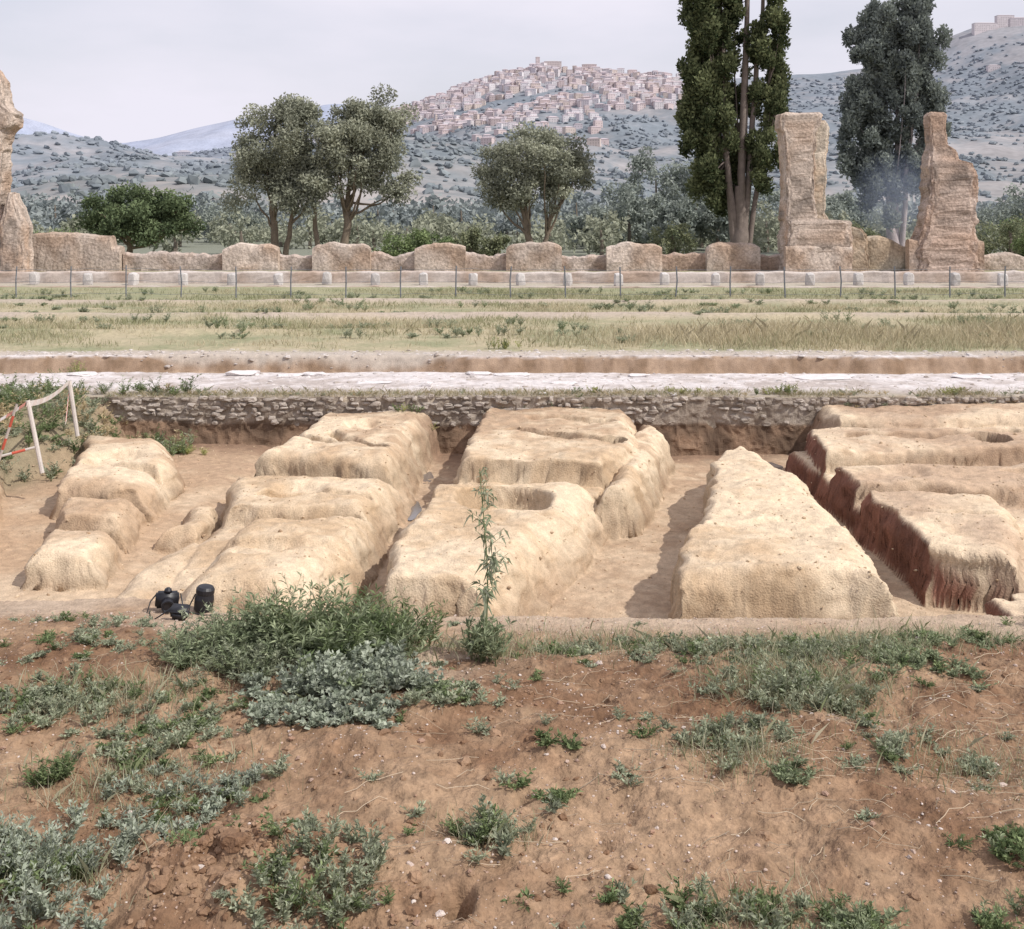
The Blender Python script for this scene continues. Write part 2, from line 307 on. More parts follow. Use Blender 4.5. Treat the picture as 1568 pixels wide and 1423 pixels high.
for X0,Y0,sx,sz in px:
    rocks(a,np.array([[X0,Y0,float(height(X0,Y0))+sz*.5]]),np.array([[sx,sx*.55,sz]]),np.array([[.66,.62,.61]]),fine=True,jit=.12,box=.6)
n=2600; x=rng.uniform(-12,13,n); y=np.r_[rng.uniform(17.9,20.5,n//2),rng.uniform(21.85,22.8,n-n//2)]; s=np.exp(rng.normal(-3.9,.55,n)).clip(.008,.09)
rocks(a,np.stack([x,y,height(x,y)],1),s,mixc((.33,.28,.24),(.62,.58,.56),rng.random(n)),flat=.45)
a.build('paving_stones',M_stone)

# ---------------------------------------------------------------- vegetation helpers
def rawplant(h,ns,spread,ll,lw,c1,c2,per,stem):
    LA=Acc();SA=Acc(); Ps=[];Ds=[];Ls=[];Cs=[]
    for i in range(ns):
        an=rng.uniform(0,2*math.pi); o=spread*rng.uniform(.2,1); hh=h*rng.uniform(.5,1.05); out=np.array([math.cos(an),math.sin(an),0])
        t=np.linspace(0,1,7)[:,None]; pts=out*o*(t**1.2)+np.array([0,0,1])*hh*(t*(1.25-.25*t))*.8+rng.normal(0,.02*h,(7,3))*t
        cs=np.asarray(c1)*.8+np.array([.05,.04,.01]); tube(SA,pts,stem*(1-.6*t[:,0]),cs,k=3)
        tt=rng.uniform(.10,1,per)**.8; q=tt*6; i0=np.clip(q.astype(int),0,5); f=(q-i0)[:,None]; P=pts[i0]*(1-f)+pts[i0+1]*f
        tg=nrm(pts[i0+1]-pts[i0]); D=rng.normal(size=(per,3)); D[:,2]=np.abs(D[:,2])*.5; D=nrm(D)+.55*tg+out*.15
        Ps.append(P);Ds.append(D);Ls.append(ll*rng.uniform(.5,1.2,per)*(1-.4*tt)); b=rng.random()
        Cs.append(mixc(c1,c2,np.clip(b*.6+rng.random(per)*.4,0,1))*rng.uniform(.75,1.2,(per,1)))
    L=np.concatenate(Ls); leaves(LA,np.vstack(Ps),np.vstack(Ds),L,L*lw*rng.uniform(.7,1.2),np.vstack(Cs))
    pack=lambda A:(np.vstack(A.V),np.vstack(A.F[4]),np.vstack(A.C))
    return pack(LA),pack(SA)
_cache={}
def plant(LA,SA,bx,by,h,ns,spread,ll,lw,kind,per=16,stem=.0022,zoff=0):
    key=(ns,round(spread/h,1),round(h,1),ll,lw,kind,per,stem)
    L=_cache.setdefault(key,[])
    if len(L)<6: L.append((h,)+rawplant(h,ns,spread,ll,lw,*kind,per,stem)); q=L[-1]
    else: q=L[rng.integers(len(L))]
    an=rng.uniform(0,6.283); ca,sa=math.cos(an),math.sin(an); R=np.array([[ca,-sa,0],[sa,ca,0],[0,0,1]]); r=min(1.4,max(.6,h/q[0])); s=r**.6
    o=np.array([bx,by,float(height(bx,by))-.01+zoff]); tint=rng.uniform(.82,1.18)
    for A,(V,F,C) in ((LA,q[1]),(SA,q[2])): A.add(V@R.T*[s,s,r]+o,F,C*tint)
GREEN=((.11,.155,.07),(.25,.30,.15)); SILV=((.25,.29,.21),(.46,.49,.40)); GREY=((.23,.265,.175),(.41,.43,.31)); DRY=((.42,.34,.2),(.6,.5,.32)); MID=((.18,.225,.13),(.37,.41,.26))
def patch(name,cx,cy,rx,ry,n,h,kind,ns=7,spread=.09,ll=.045,lw=.16,per=16,mixg=.0,mk=GREEN):
    LA=Acc();SA=Acc()
    for i in range(n):
        r=rng.normal(0,.5,2).clip(-1.2,1.2); k=kind if rng.random()>mixg else mk
        hh=max(.03,h*rng.choice([.55,.75,.95,1.1])*(1-.35*min(1.5,np.hypot(*r)))); plant(LA,SA,cx+r[0]*rx,cy+r[1]*ry,hh,ns,spread*rng.choice([.7,1,1.3]),ll,lw,k,per=per)
    e=empty(name); LA.build('leaves',M_leaf,parent=e); SA.build('stems',M_leaf,parent=e)
patch('weed_bush',-1.4,7.2,.60,.22,52,.68,MID,9,.26,.095,.10,24,.4)
patch('weed_bush',-1.85,7.3,.40,.22,34,.42,GREY,9,.22,.07,.12,22,.3,MID)
patch('weed_bush',-.95,7.35,.40,.22,30,.58,MID,9,.24,.10,.09,22,.4)
patch('weed_bush',-1.7,7.0,.5,.2,28,.3,GREY,9,.2,.06,.12,22,.3,MID)
patch('silver_leaf_weed',-1.0,6.75,.48,.25,60,.30,SILV,8,.13,.06,.28,22,.12,MID)
patch('silver_leaf_weed',-1.05,6.35,.40,.22,34,.17,SILV,8,.1,.055,.3,16)
P=[('weed_patch',-2.65,6.45,.5,.35,66,.17,GREY,.25),('weed_patch',-1.95,6.1,.40,.6,56,.13,GREY,.4),('silver_leaf_weed',-2.05,4.75,.38,.40,80,.27,SILV,.2),
('weed_patch',-.82,4.7,.30,.34,46,.25,GREY,.3),('weed_patch',-.12,5.1,.13,.15,18,.22,GREY,.3),('weed_patch',1.9,7.35,.9,.35,90,.15,GREY,.15),
('weed_patch',1.7,6.65,.45,.32,56,.23,GREY,.15),('weed_patch',2.5,7.1,.45,.28,34,.14,MID,.2),('weed_patch',.85,4.6,.36,.16,32,.17,GREY,.4),
('weed_patch',1.4,4.5,.28,.16,30,.14,MID,.3),('weed_patch',2.3,5.0,.2,.14,16,.17,GREEN,.1),('weed_patch',-.42,6.5,.25,.25,30,.13,GREY,.4),
('weed_patch',1.42,5.7,.14,.12,9,.10,MID,.1),('weed_patch',1.2,6.1,.35,.35,28,.14,GREY,.1),('weed_patch',-1.6,5.5,.5,.4,44,.13,SILV,.3),('weed_patch',2.15,6.0,.45,.35,24,.11,GREY,.2),
('weed_patch',-3.0,7.5,.7,.4,30,.10,GREY,.3),('weed_patch',.8,7.7,1.0,.28,50,.12,GREY,.3),('weed_patch',.25,5.5,.07,.05,4,.10,GREEN,.3),('weed_patch',-2.32,5.65,.12,.08,9,.17,GREEN,.0),
('weed_patch',3.0,7.8,.7,.3,40,.14,MID,.3),('weed_patch',4.1,8.6,.2,.15,12,.2,GREEN,0),('weed_patch',0,6,3.2,2.2,90,.09,GREY,.4),('weed_patch',2.2,4.6,.35,.14,18,.14,GREEN,.4),('weed_patch',-3.2,8.3,.6,.2,16,.1,GREY,.2)]
for n_,cx,cy,rx,ry,n,h,k,mg in P: patch(n_,cx,cy,rx,ry,n,h,k,7,.09,.047,.17,15,mg,GREEN if k is not GREEN else MID)
def blades(A,x,y,h,w,c,lean=.35,z=None):
    n=len(x); z=height(x,y) if z is None else z; an=rng.uniform(0,2*math.pi,n); s=np.stack([np.cos(an),np.sin(an),0*an],1)
    b=np.stack([x,y,z-.01],1); l=rng.normal(0,lean,(n,2)); tip=b+np.stack([l[:,0]*h,l[:,1]*h,h],1); mid=b+np.stack([l[:,0]*h*.3,l[:,1]*h*.3,h*.55],1)
    V=np.stack([b-s*w[:,None],b+s*w[:,None],mid+s*w[:,None]*.7,tip,mid-s*w[:,None]*.7],1).reshape(-1,3)
    A.add(V,np.arange(n)[:,None]*5+np.array([[0,1,2,3,4]]),np.repeat(c,5,0))
A=Acc()
for cx,cy,r,n in [(1.75,6.75,.5,3600),(2.0,7.5,.8,3600),(-1.2,7.0,.7,900),(-2.4,6.6,.6,1200),(.5,7.9,1.0,1500),(3,8.1,.9,1500),(-1.9,5.6,.6,900),(1.2,5.9,.4,800),(-.1,5.2,.25,250),(2.4,5.9,.6,700),(-2,4.8,.4,500),(1,4.6,.4,500),(-.2,7.6,.5,700)]:
    x=rng.normal(cx,r*.5,n); y=rng.normal(cy,r*.3,n); blades(A,x,y,rng.uniform(.03,.14,n),rng.uniform(.001,.0025,n),mixc((.22,.26,.13),(.54,.49,.36),rng.random(n)),.5)
A.build('grass_tufts',M_leaf)
A=Acc()
for i in range(420):
    if i<220: x0,y0=rng.normal(2.1,.7),rng.normal(6.2,.6)
    else: x0,y0=rng.uniform(-3,3),rng.uniform(4.3,8)
    an=rng.uniform(-.6,.9); l=rng.uniform(.04,.3); t=np.linspace(-.5,.5,6); x=x0+t*l*math.cos(an)+rng.normal(0,.012,6); y=y0+t*l*math.sin(an)+rng.normal(0,.012,6)
    tube(A,np.stack([x,y,height(x,y)+.008+rng.uniform(0,.02)*np.sin((t+.5)*3.1)],1),rng.uniform(.0009,.0022),np.array((.55,.45,.33))*rng.uniform(.6,1.1),k=3)
A.build('dry_straw',M_leaf)
LA=Acc();SA=Acc(); bx,by=-.19,7.3; z0=float(height(bx,by)); t=np.linspace(0,1,14)
pts=np.stack([bx+.03*np.sin(t*4),by+.015*np.cos(t*5),z0+1.27*t],1); tube(SA,pts,.006*(1-.7*t)+.001,(.24,.29,.15),k=5)
for i in range(36):
    tt=rng.uniform(.10,.97); p=np.array([np.interp(tt,t,pts[:,0]),by,z0+1.27*tt]); an=rng.uniform(0,6.28); l=.20*(1-.65*tt)*rng.uniform(.4,1.3)
    q=p+np.array([math.cos(an)*l*.9,math.sin(an)*l*.9,l*.7]); s=np.linspace(0,1,4)[:,None]; bp=p*(1-s)+q*s; tube(SA,bp,.0016,(.24,.29,.15),k=3)
    m=8; f=rng.random(m)[:,None]; P_=p*(1-f)+q*f; leaves(LA,P_,rng.normal(size=(m,3))+[0,0,.1],rng.uniform(.05,.12,m)*(1.2-tt*.6),.010*(1.3-tt*.8),mixc(MID[0],GREY[1],rng.random(m)),droop=.4)
for i in range(16): plant(LA,SA,bx+rng.normal(0,.08),by+rng.normal(0,.06),.34,5,.12,.10,.10,MID,per=14)
e=empty('tall_weed'); LA.build('leaves',M_leaf,parent=e); SA.build('stems',M_leaf,parent=e)
LA=Acc();SA=Acc()
for i in range(400):
    bx=rng.uniform(-9.5,-5.0); by=rng.uniform(15.2,18.2)
    if bx>-6.3 and by<16.6: continue
    plant(LA,SA,bx,by,rng.choice([.12,.2,.3,.42]),6,.2,.09,.13,(GREEN if rng.random()<.4 else (GREY if rng.random()<.6 else DRY)),per=16,stem=.003)
for i in range(200): plant(LA,SA,rng.uniform(-6,11),rng.uniform(17.75,18.15),rng.choice([.05,.08,.13]),4,.1,.05,.13,(GREY if rng.random()<.6 else DRY),per=10,stem=.002)
for bx,by,h in [(4.15,18.0,.22),(4.4,18.0,.3),(-1.5,17.6,.2),(1.2,17.95,.2),(-5.2,17.0,.2),(-5.0,17.0,.22),(2.6,18,.18),(-8.1,20.6,.45),(-8.3,20.7,.4),(-8.9,20.9,.3),(7.2,18,.2),(9.2,18,.15),(-.3,23,.4),(-.15,23,.35)]:
    for j in range(5): plant(LA,SA,bx+rng.normal(0,.13),by+rng.normal(0,.05),h*.8,6,.13,.06,.14,(GREEN if rng.random()<.3 else ((.28,.31,.12),(.42,.42,.18))),per=14)
e=empty('bank_weeds'); LA.build('leaves',M_leaf,parent=e); SA.build('stems',M_leaf,parent=e)
A=Acc(); n=14000; x=rng.uniform(-11,12,n); y=17.82+np.abs(rng.normal(0,.25,n)); k=fbm(x,y,1.2,2,71)>-.25; x,y=x[k],y[k]; n=len(x)
blades(A,x,y,rng.uniform(.03,.12,n),np.full(n,.003),mixc((.27,.26,.15),(.5,.42,.29),rng.random(n)),.7,z=height(x,np.maximum(y,18.0))); A.build('verge_grass',M_leaf)
A=Acc(); n=150000; y=rng.uniform(22.6,43,n)**1.0; x=rng.uniform(-1,1,n)*(.52*y+1)
dn=fbm(x,y,.35,3,72)+.5*fbm(x,y,1.6,2,73); bare=np.exp(-((y-30.7)/.5)**2)+np.exp(-((y-36.4)/.5)**2)+.8*np.exp(-((y-22.6)/.5)**2)
k=(rng.random(n)<np.clip(.50+.9*dn-bare+.5*sst(0,6,x)*sst(29,26,y),.03,1)); x,y,dn=x[k],y[k],dn[k]; n=len(x)
tall=sst(0,5,x)*np.exp(-((y-25.5)/2.2)**2)
h=rng.uniform(.05,.16,n)*(1+1.4*tall)*(1+.4*dn); gr=np.clip(.36+1.1*fbm(x,y,.5,3,74)-.8*tall+.25*sst(33,38,y)+.25*rng.normal(size=n),0,1)
blades(A,x,y,h,rng.uniform(.004,.009,n),mixc((.54,.475,.33),(.27,.285,.16),gr)*rng.uniform(.75,1.15,(n,1)),.4); A.build('meadow_grass',M_leaf)
LA=Acc();SA=Acc()
for bx,by,h in [(-7,26.5,.4),(-6.4,26.2,.35),(-2,27.5,.4),(8.4,29,.4),(-9.5,31,.4),(3.6,33,.4),(12,27,.4)]+[(rng.uniform(-18,18),rng.uniform(24,42),rng.choice([.12,.2,.3])) for _ in range(130)]:
    for j in range(3): plant(LA,SA,bx+rng.normal(0,.3),by+rng.normal(0,.12),h,7,.2,.10,.14,(GREY if rng.random()<.8 else MID),per=16,stem=.005)
e=empty('meadow_weeds'); LA.build('leaves',M_leaf,parent=e); SA.build('stems',M_leaf,parent=e)

# ---------------------------------------------------------------- trees
def tree(name,x,y,z0,blobs,ncl,nleaf,ls,c1,c2,stems,bark=(.2,.16,.12),rc=(.45,.9),limb=26,trk=.22,up=.3,lw=.24,zs=.8):
    LA=Acc();SA=Acc(); vol=np.array([b[3]*b[4]*b[5] for b in blobs]); pk=rng.choice(len(blobs),ncl,p=vol/vol.sum())
    d=nrm(rng.normal(size=(ncl,3)))*(rng.random((ncl,1))**.42)
    B=np.array(blobs)[pk]; Cn=B[:,:3]+d*B[:,3:6]; R=rng.uniform(*rc,ncl)
    tops=[]
    for (dx,r,tx,tz) in stems:
        t=np.linspace(0,1,9); p0=np.array([x+dx,y,z0-.2]); p1=np.array([x+tx,y+rng.normal(0,.3),z0+tz]); 
        pts=p0*(1-t[:,None])+p1*t[:,None]+np.cumsum(rng.normal(0,.07,(9,3)),0)*np.array([1,1,0]); tube(SA,pts,r*(1-.6*t),bark,k=9,jit=.06); tops.append(pts)
    for i in rng.choice(ncl,min(limb,ncl),replace=False):
        c=Cn[i]; tp=tops[int(np.argmin([abs(t_[-1][0]-c[0]) for t_ in tops]))]
        j=rng.integers(4,9); p0=tp[j]
        if c[2]<p0[2]-.5: p0=tp[max(3,j-4)]
        t=np.linspace(0,1,7)[:,None]; pts=p0*(1-t)+c*t+np.array([0,0,1])*np.sin(t*math.pi)*-.12*np.linalg.norm(c-p0)+rng.normal(0,.06,(7,3)); pts[0]=p0
        tube(SA,pts,trk*.42*(1-.8*t[:,0]),bark,k=5)
    w=R**2; ci=rng.choice(ncl,nleaf,p=w/w.sum()); o=nrm(rng.normal(size=(nleaf,3)))*(rng.random((nleaf,1))**.5)*np.array([1,1,zs])
    P=Cn[ci]+o*R[ci][:,None]; br=rng.uniform(0,1,ncl)[ci]
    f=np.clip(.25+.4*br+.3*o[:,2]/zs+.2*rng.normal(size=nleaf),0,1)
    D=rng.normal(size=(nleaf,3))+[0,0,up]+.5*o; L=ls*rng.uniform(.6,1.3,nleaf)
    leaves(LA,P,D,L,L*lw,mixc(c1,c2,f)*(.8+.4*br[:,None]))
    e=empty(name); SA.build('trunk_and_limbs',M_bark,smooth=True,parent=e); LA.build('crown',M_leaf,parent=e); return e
OL=((.22,.235,.18),(.42,.43,.33))
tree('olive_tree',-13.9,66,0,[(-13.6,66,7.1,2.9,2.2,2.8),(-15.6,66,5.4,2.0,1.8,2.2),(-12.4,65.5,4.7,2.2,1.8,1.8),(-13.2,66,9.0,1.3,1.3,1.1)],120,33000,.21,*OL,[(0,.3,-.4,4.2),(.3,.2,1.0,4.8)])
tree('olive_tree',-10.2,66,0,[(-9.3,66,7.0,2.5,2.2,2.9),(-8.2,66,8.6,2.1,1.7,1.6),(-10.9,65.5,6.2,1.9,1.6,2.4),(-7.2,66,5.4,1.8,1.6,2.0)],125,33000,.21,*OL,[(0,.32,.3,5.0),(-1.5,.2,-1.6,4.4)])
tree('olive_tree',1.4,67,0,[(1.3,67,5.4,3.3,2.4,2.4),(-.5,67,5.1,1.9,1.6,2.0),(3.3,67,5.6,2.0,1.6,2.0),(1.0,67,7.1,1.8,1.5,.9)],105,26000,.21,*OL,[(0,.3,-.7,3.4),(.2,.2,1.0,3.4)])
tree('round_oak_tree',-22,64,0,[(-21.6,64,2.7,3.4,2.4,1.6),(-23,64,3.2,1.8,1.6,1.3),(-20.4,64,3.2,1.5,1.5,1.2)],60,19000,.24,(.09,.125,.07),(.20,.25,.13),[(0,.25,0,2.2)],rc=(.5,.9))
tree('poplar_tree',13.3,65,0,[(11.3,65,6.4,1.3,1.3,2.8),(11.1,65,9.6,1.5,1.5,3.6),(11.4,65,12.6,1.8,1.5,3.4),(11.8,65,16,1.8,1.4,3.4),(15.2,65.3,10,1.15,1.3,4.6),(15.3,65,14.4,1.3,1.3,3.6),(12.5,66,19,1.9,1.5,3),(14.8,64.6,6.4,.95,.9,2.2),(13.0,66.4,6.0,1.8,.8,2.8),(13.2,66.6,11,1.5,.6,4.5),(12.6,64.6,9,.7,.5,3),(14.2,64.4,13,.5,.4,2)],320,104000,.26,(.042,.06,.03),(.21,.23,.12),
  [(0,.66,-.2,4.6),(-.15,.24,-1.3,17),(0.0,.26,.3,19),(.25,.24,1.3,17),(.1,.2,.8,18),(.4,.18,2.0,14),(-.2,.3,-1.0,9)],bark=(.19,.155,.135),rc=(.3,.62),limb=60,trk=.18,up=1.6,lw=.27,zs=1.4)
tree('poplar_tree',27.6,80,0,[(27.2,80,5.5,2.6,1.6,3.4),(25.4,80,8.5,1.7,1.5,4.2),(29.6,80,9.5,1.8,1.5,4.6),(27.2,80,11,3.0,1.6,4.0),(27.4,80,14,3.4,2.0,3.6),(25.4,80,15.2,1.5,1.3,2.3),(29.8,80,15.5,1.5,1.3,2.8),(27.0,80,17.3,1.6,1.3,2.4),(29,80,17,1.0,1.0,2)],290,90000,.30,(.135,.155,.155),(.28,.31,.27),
  [(0,.5,0,4),(-.2,.22,-1.3,15),(.1,.22,.4,17),(.3,.22,1.7,15)],bark=(.38,.33,.33),rc=(.34,.7),limb=50,trk=.18,up=1.6,lw=.27,zs=1.4)  # far poplar: aerial haze painted in as bluer leaf colours
cp=np.array([(-3000,200),(-800,238),(0,232),(90,243),(170,268),(250,250),(330,225),(450,200),(560,180),(620,163),(700,133),(760,113),(820,100),(900,100),(1000,106),(1100,114),(1200,112),(1270,107),(1320,100),(1400,78),(1460,48),(1500,34),(1568,24),(1800,14),(2600,60),(5000,150)],float)
def hz(x,y):
    x=np.asarray(x,float);y=np.asarray(y,float)
    crest=np.interp(x,(cp[:,0]-784)*1.529,(330-cp[:,1])*1.529)+10*fbm(x,x*0,.004,3,201)
    t=np.clip((y-350)/2250,0,1); h=crest*t**2.1
    h=h+(50*fbm(x,y,.0022,5,202,.55)+10*fbm(x,y,.011,3,203))*sst(0,.25,t)*(1-sst(.72,1,t)*.85)
    h=h+55*np.exp(-(((x+130)/190)**2+((y-1250)/260)**2))+45*np.exp(-(((x+700)/260)**2+((y-1500)/260)**2))
    return h-6-.35*np.clip(y-2600,0,5000)
def grove(name,items,c1,c2,ls,per=5200,ncl=34):
    LA=Acc();SA=Acc()
    for (x,y,zt,rx) in items:
        zb=0 if y<280 else float(hz(x,y))+1
        d=nrm(rng.normal(size=(ncl,3)))*(rng.random((ncl,1))**.4); H=zt*.46; Cn=np.array([x,y,zb+zt-H])+d*np.array([rx,rx,H]); R=rng.uniform(.18,.33,ncl)*rx
        tube(SA,[(x,y,zb-1),(x+.1,y,zb+zt*.3),(x,y,zb+zt*.7)],[.2,.16,.08],(.2,.17,.14),k=5)
        ci=rng.integers(0,ncl,per); o=nrm(rng.normal(size=(per,3)))*(rng.random((per,1))**.5); P=Cn[ci]+o*R[ci][:,None]; br=rng.random(ncl)[ci]*.6+.2*rng.random()
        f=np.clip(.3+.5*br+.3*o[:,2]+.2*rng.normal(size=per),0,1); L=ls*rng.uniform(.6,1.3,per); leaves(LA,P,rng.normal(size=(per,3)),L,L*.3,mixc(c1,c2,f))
    e=empty(name); SA.build('trunks',M_bark,parent=e); LA.build('foliage',M_leaf,parent=e)
grove('background_trees',[(10.5,100,5.5,3.2),(14,108,9.3,3.6),(17.5,106,8.6,3.2),(20.5,112,8.0,3.4),(24,115,7,3.6),(6.8,96,3.4,2.2),(12.8,90,4.6,2.4),(17,92,4.0,2.4),(29,105,4,3),(33,110,5,3),(-30,120,4,4),(-40,120,4,4),(45,100,5,4)],(.22,.255,.23),(.36,.39,.34),.34,4600)
grove('shrubs',[(-2.4,62,2.3,1.1),(-.9,62,1.9,.9),(27.8,62,2.9,1.9),(30,64,2.4,1.6),(9.5,66,2.5,1.4),(20.6,66,2.6,1.2)],(.15,.18,.11),(.30,.31,.19),.16,3000)
grove('green_bushes',[(-6.6,63,1.9,1.2),(-5.0,63,2.1,1.2),(-3.9,63,1.8,.9),(28.5,60,2.2,1.3),(-27,66,2.1,2.0),(33,70,3,2.5)],(.12,.17,.08),(.27,.33,.16),.16,2600)
it=[(rng.uniform(-48,55),rng.uniform(78,130),rng.uniform(1.4,3.6),rng.uniform(1.6,3.2)) for _ in range(105)]
grove('olive_scrub',it,(.23,.25,.19),(.40,.41,.31),.42,420,16)
it=[(rng.uniform(-.55,.62)*q,q,rng.uniform(3.0,6.5),rng.uniform(2.5,5)) for q in rng.uniform(135,420,430)]
grove('valley_trees',it,(.22,.255,.26),(.34,.37,.36),1.0,230,18)  # foliage colours lightened to paint in the valley haze

# ---------------------------------------------------------------- ruins
def pillar(A,prof,yc,c,seed,n=44,rough=.09,sq=.3):
    z=np.arange(0,prof[-1][0]+.001,.08); pr=np.array(prof); xl=np.interp(z,pr[:,0],pr[:,1]); xr=np.interp(z,pr[:,0],pr[:,2]); yd=np.interp(z,pr[:,0],pr[:,3])
    xl=xl+.13*fbm(z,z*0,1.4,4,seed,.65); xr=xr+.13*fbm(z,z*0,1.4,4,seed+1,.65)
    th=np.arange(n)/n*2*math.pi; cx=np.sign(np.cos(th))*np.abs(np.cos(th))**sq; cy=np.sign(np.sin(th))*np.abs(np.sin(th))**sq
    Z_=np.broadcast_to(z[:,None],(len(z),n)).copy(); TT=np.broadcast_to(th[None]*2,(len(z),n))
    r=1+rough*fbm(TT+seed,Z_,1.8,4,seed+2,.6)+.07*fbm(TT*1.6,Z_,4,3,seed,.6)
    Xp=(xl+xr)[:,None]/2+(xr-xl)[:,None]/2*cx*r; Yp=yc+yd[:,None]/2*cy*r; Z_+=.12*fbm(TT,Z_,3,2,seed+4)
    V=np.stack([Xp,Yp,Z_],-1).reshape(-1,3); V=np.vstack([V,[[(xl[-1]+xr[-1])/2,yc,z[-1]+.08]]])
    ix=np.arange(len(z)*n).reshape(len(z),n); F=np.stack([ix[:-1],np.roll(ix[:-1],-1,1),np.roll(ix[1:],-1,1),ix[1:]],-1).reshape(-1,4)
    f=np.clip(.35+fbm(TT,Z_,.7,3,seed+6)*1.5,0,1)
    cc=mixc(mixc(c,np.array(c)*[.86,.76,.68],f),np.array(c)*.5,np.clip(fbm(TT,Z_,1.8,3,seed+7)*2-.2,0,1)).reshape(-1,3); cc=np.vstack([cc,cc[-1:]])
    A.add(V,F,cc); A.F.setdefault(3,[]).append(np.stack([ix[-1],np.roll(ix[-1],-1),np.full(n,len(V)-1)],1)+A.n-len(V))
def wall(A,x0,x1,top,yc,th,c,seed,step=.12,rg=.10):
    x=np.arange(x0,x1+.001,step); h=np.array([top(v) for v in x])+rg*fbm(x,x*0,1.2,4,seed,.6)
    sec=np.array([(-.5,0),(-.5,.2),(-.5,.4),(-.5,.6),(-.5,.78),(-.49,.91),(-.42,.98),(-.2,1.02),(.1,1.03),(.4,.98),(.5,.85),(.5,.4),(.5,0)])
    m=len(sec); XX=np.broadcast_to(x[:,None],(len(x),m)); YY=yc+sec[None,:,0]*th+.09*fbm(XX,sec[None,:,1]*h[:,None],2.0,4,seed+1,.6); ZZ=-.1+sec[None,:,1]*(h[:,None]+.1)+.03*fbm(XX,YY,4,2,seed+2)
    V=np.stack([XX,YY,ZZ],-1).reshape(-1,3); ix=np.arange(len(x)*m).reshape(len(x),m); F=np.stack([ix[:-1,:-1],ix[1:,:-1],ix[1:,1:],ix[:-1,1:]],-1).reshape(-1,4)
    cc=mixc(c,np.array(c)*[.76,.66,.58],np.clip(.35+fbm(XX,ZZ,.8,4,seed+3)*1.6,0,1)).reshape(-1,3)
    A.add(V,F,cc); A.F.setdefault(m,[]).append(np.array([ix[0][::-1],ix[-1]])+A.n-len(V))
RC=(.50,.415,.35); PL=(.64,.56,.46)
A=Acc(); piers=[(-15.0,-12.1),(-10.35,-7.3),(-5.05,-2.3),(-.3,2.65),(4.9,7.8),(10.1,12.9)]
wall(A,-20.3,22,lambda v:.88+.08*math.sin(v*1.3),58.3,.7,(.47,.395,.345),101,rg=.26)
wall(A,-32,-20.3,lambda v:1.85+.1*math.sin(v)-(.5 if v>-20.8 else 0),58,.9,(.47,.395,.335),102)
wall(A,22,34,lambda v:1.0-.05*(v-22)+.1*math.sin(v*2),58.6,.7,RC,108)
for i,(p,q) in enumerate(piers):
    wall(A,p,q,lambda v,p=p,q=q,i=i:1.42-.26*(abs((v-(p+q)/2)/((q-p)/2))**(7 if i%2 else 2.5)),57.75,.55,np.array((.53,.45,.385))*rng.uniform(.9,1.06),110+i*4,rg=.13)
A.build('ruined_garden_wall',M_ruin)
A=Acc(); pillar(A,[(0,13.9,17.2,2.0),(2.5,13.9,17.2,2.0),(2.6,13.9,17.0,1.8),(2.66,13.8,15.5,1.6),(3.6,13.95,15.4,1.5),(5,13.9,15.4,1.5),(7.1,13.75,15.4,1.5),(7.35,13.55,15.6,1.5),(8.0,13.6,15.8,1.5),(8.15,13.8,15.5,1.2)],57,RC,131,rough=.06,sq=.22)
pillar(A,[(2.4,14.6,16.2,1.3),(3.0,14.7,15.95,1.2),(5.5,14.8,16.05,1.2),(7.4,14.8,16.2,1.2),(7.7,14.9,16.0,1.1)],57.05,PL,135,rough=.02,sq=.2)
pillar(A,[(0,17.1,18.3,1.3),(1.9,17.1,18.1,1.2),(2.3,17.3,17.9,1)],57.2,(.42,.35,.27),171)
A.build('ruined_pillar',M_ruin)
A=Acc(); pillar(A,[(0,20.7,23.8,1.9),(1.2,20.6,23.9,1.9),(2.0,21.0,23.8,1.6),(3.6,21.3,23.9,1.5),(4.6,21.3,23.8,1.4),(5.5,21.3,23.6,1.4),(5.75,21.35,22.9,1.3),(6.25,21.4,22.8,1.0),(6.5,21.5,22.4,.9),(8.0,21.4,22.35,.8),(8.2,21.6,22.1,.6)],57.4,(.45,.36,.305),141,rough=.14)
A.build('ruined_pillar',M_ruin)
A=Acc(); wall(A,17.6,20.8,lambda v:2.15-.28*(v-17.6)+.12*math.sin(v*3),57.9,.9,(.45,.40,.325),151); wall(A,20.3,24.2,lambda v:1.65+.1*math.sin(v*2),57.0,.6,RC,155); wall(A,13.8,17.2,lambda v:1.35,56.2,.5,(.52,.44,.375),159)
A.build('broken_wall',M_ruin)
A=Acc(); pillar(A,[(0,-29,-25.7,2),(2,-28.6,-25.8,2),(3.2,-28.5,-26.0,1.8),(6.6,-28.3,-25.95,1.6),(7.2,-28.3,-25.8,1.6),(7.5,-28.3,-25.4,1.6),(8.1,-28.3,-25.3,1.5),(8.5,-28.2,-25.8,1.4),(9.8,-28,-26.0,1.2),(10.4,-28,-26.4,.8)],57,RC,161,rough=.05)
pillar(A,[(0,-26.1,-24.5,1.3),(2.4,-26.0,-24.6,1.3),(3.3,-25.8,-24.9,1.1),(4.0,-25.6,-25.2,.8)],56.6,RC,165,sq=.6)
A.build('ruined_pillar',M_ruin)
A=Acc(); wall(A,-34,36,lambda v:.48,47.6,.35,(.53,.47,.43),181,.3,.08); wall(A,-34,36,lambda v:.05,44.6,.5,(.46,.40,.35),185,.3,.05); A.build('low_stone_kerb',M_stone)
e=empty('stone_bollards'); A=Acc()
for i in range(-16,18):
    x=i*2.0+.35+rng.normal(0,.05); z=float(height(x,45.9)); c=np.array((.55,.52,.50))*rng.uniform(.8,1.08)
    rocks(A,np.array([[x,45.9,z+.22]]),np.array([[.19,.2,.30]]),c[None],fine=True,jit=.06,box=.5)
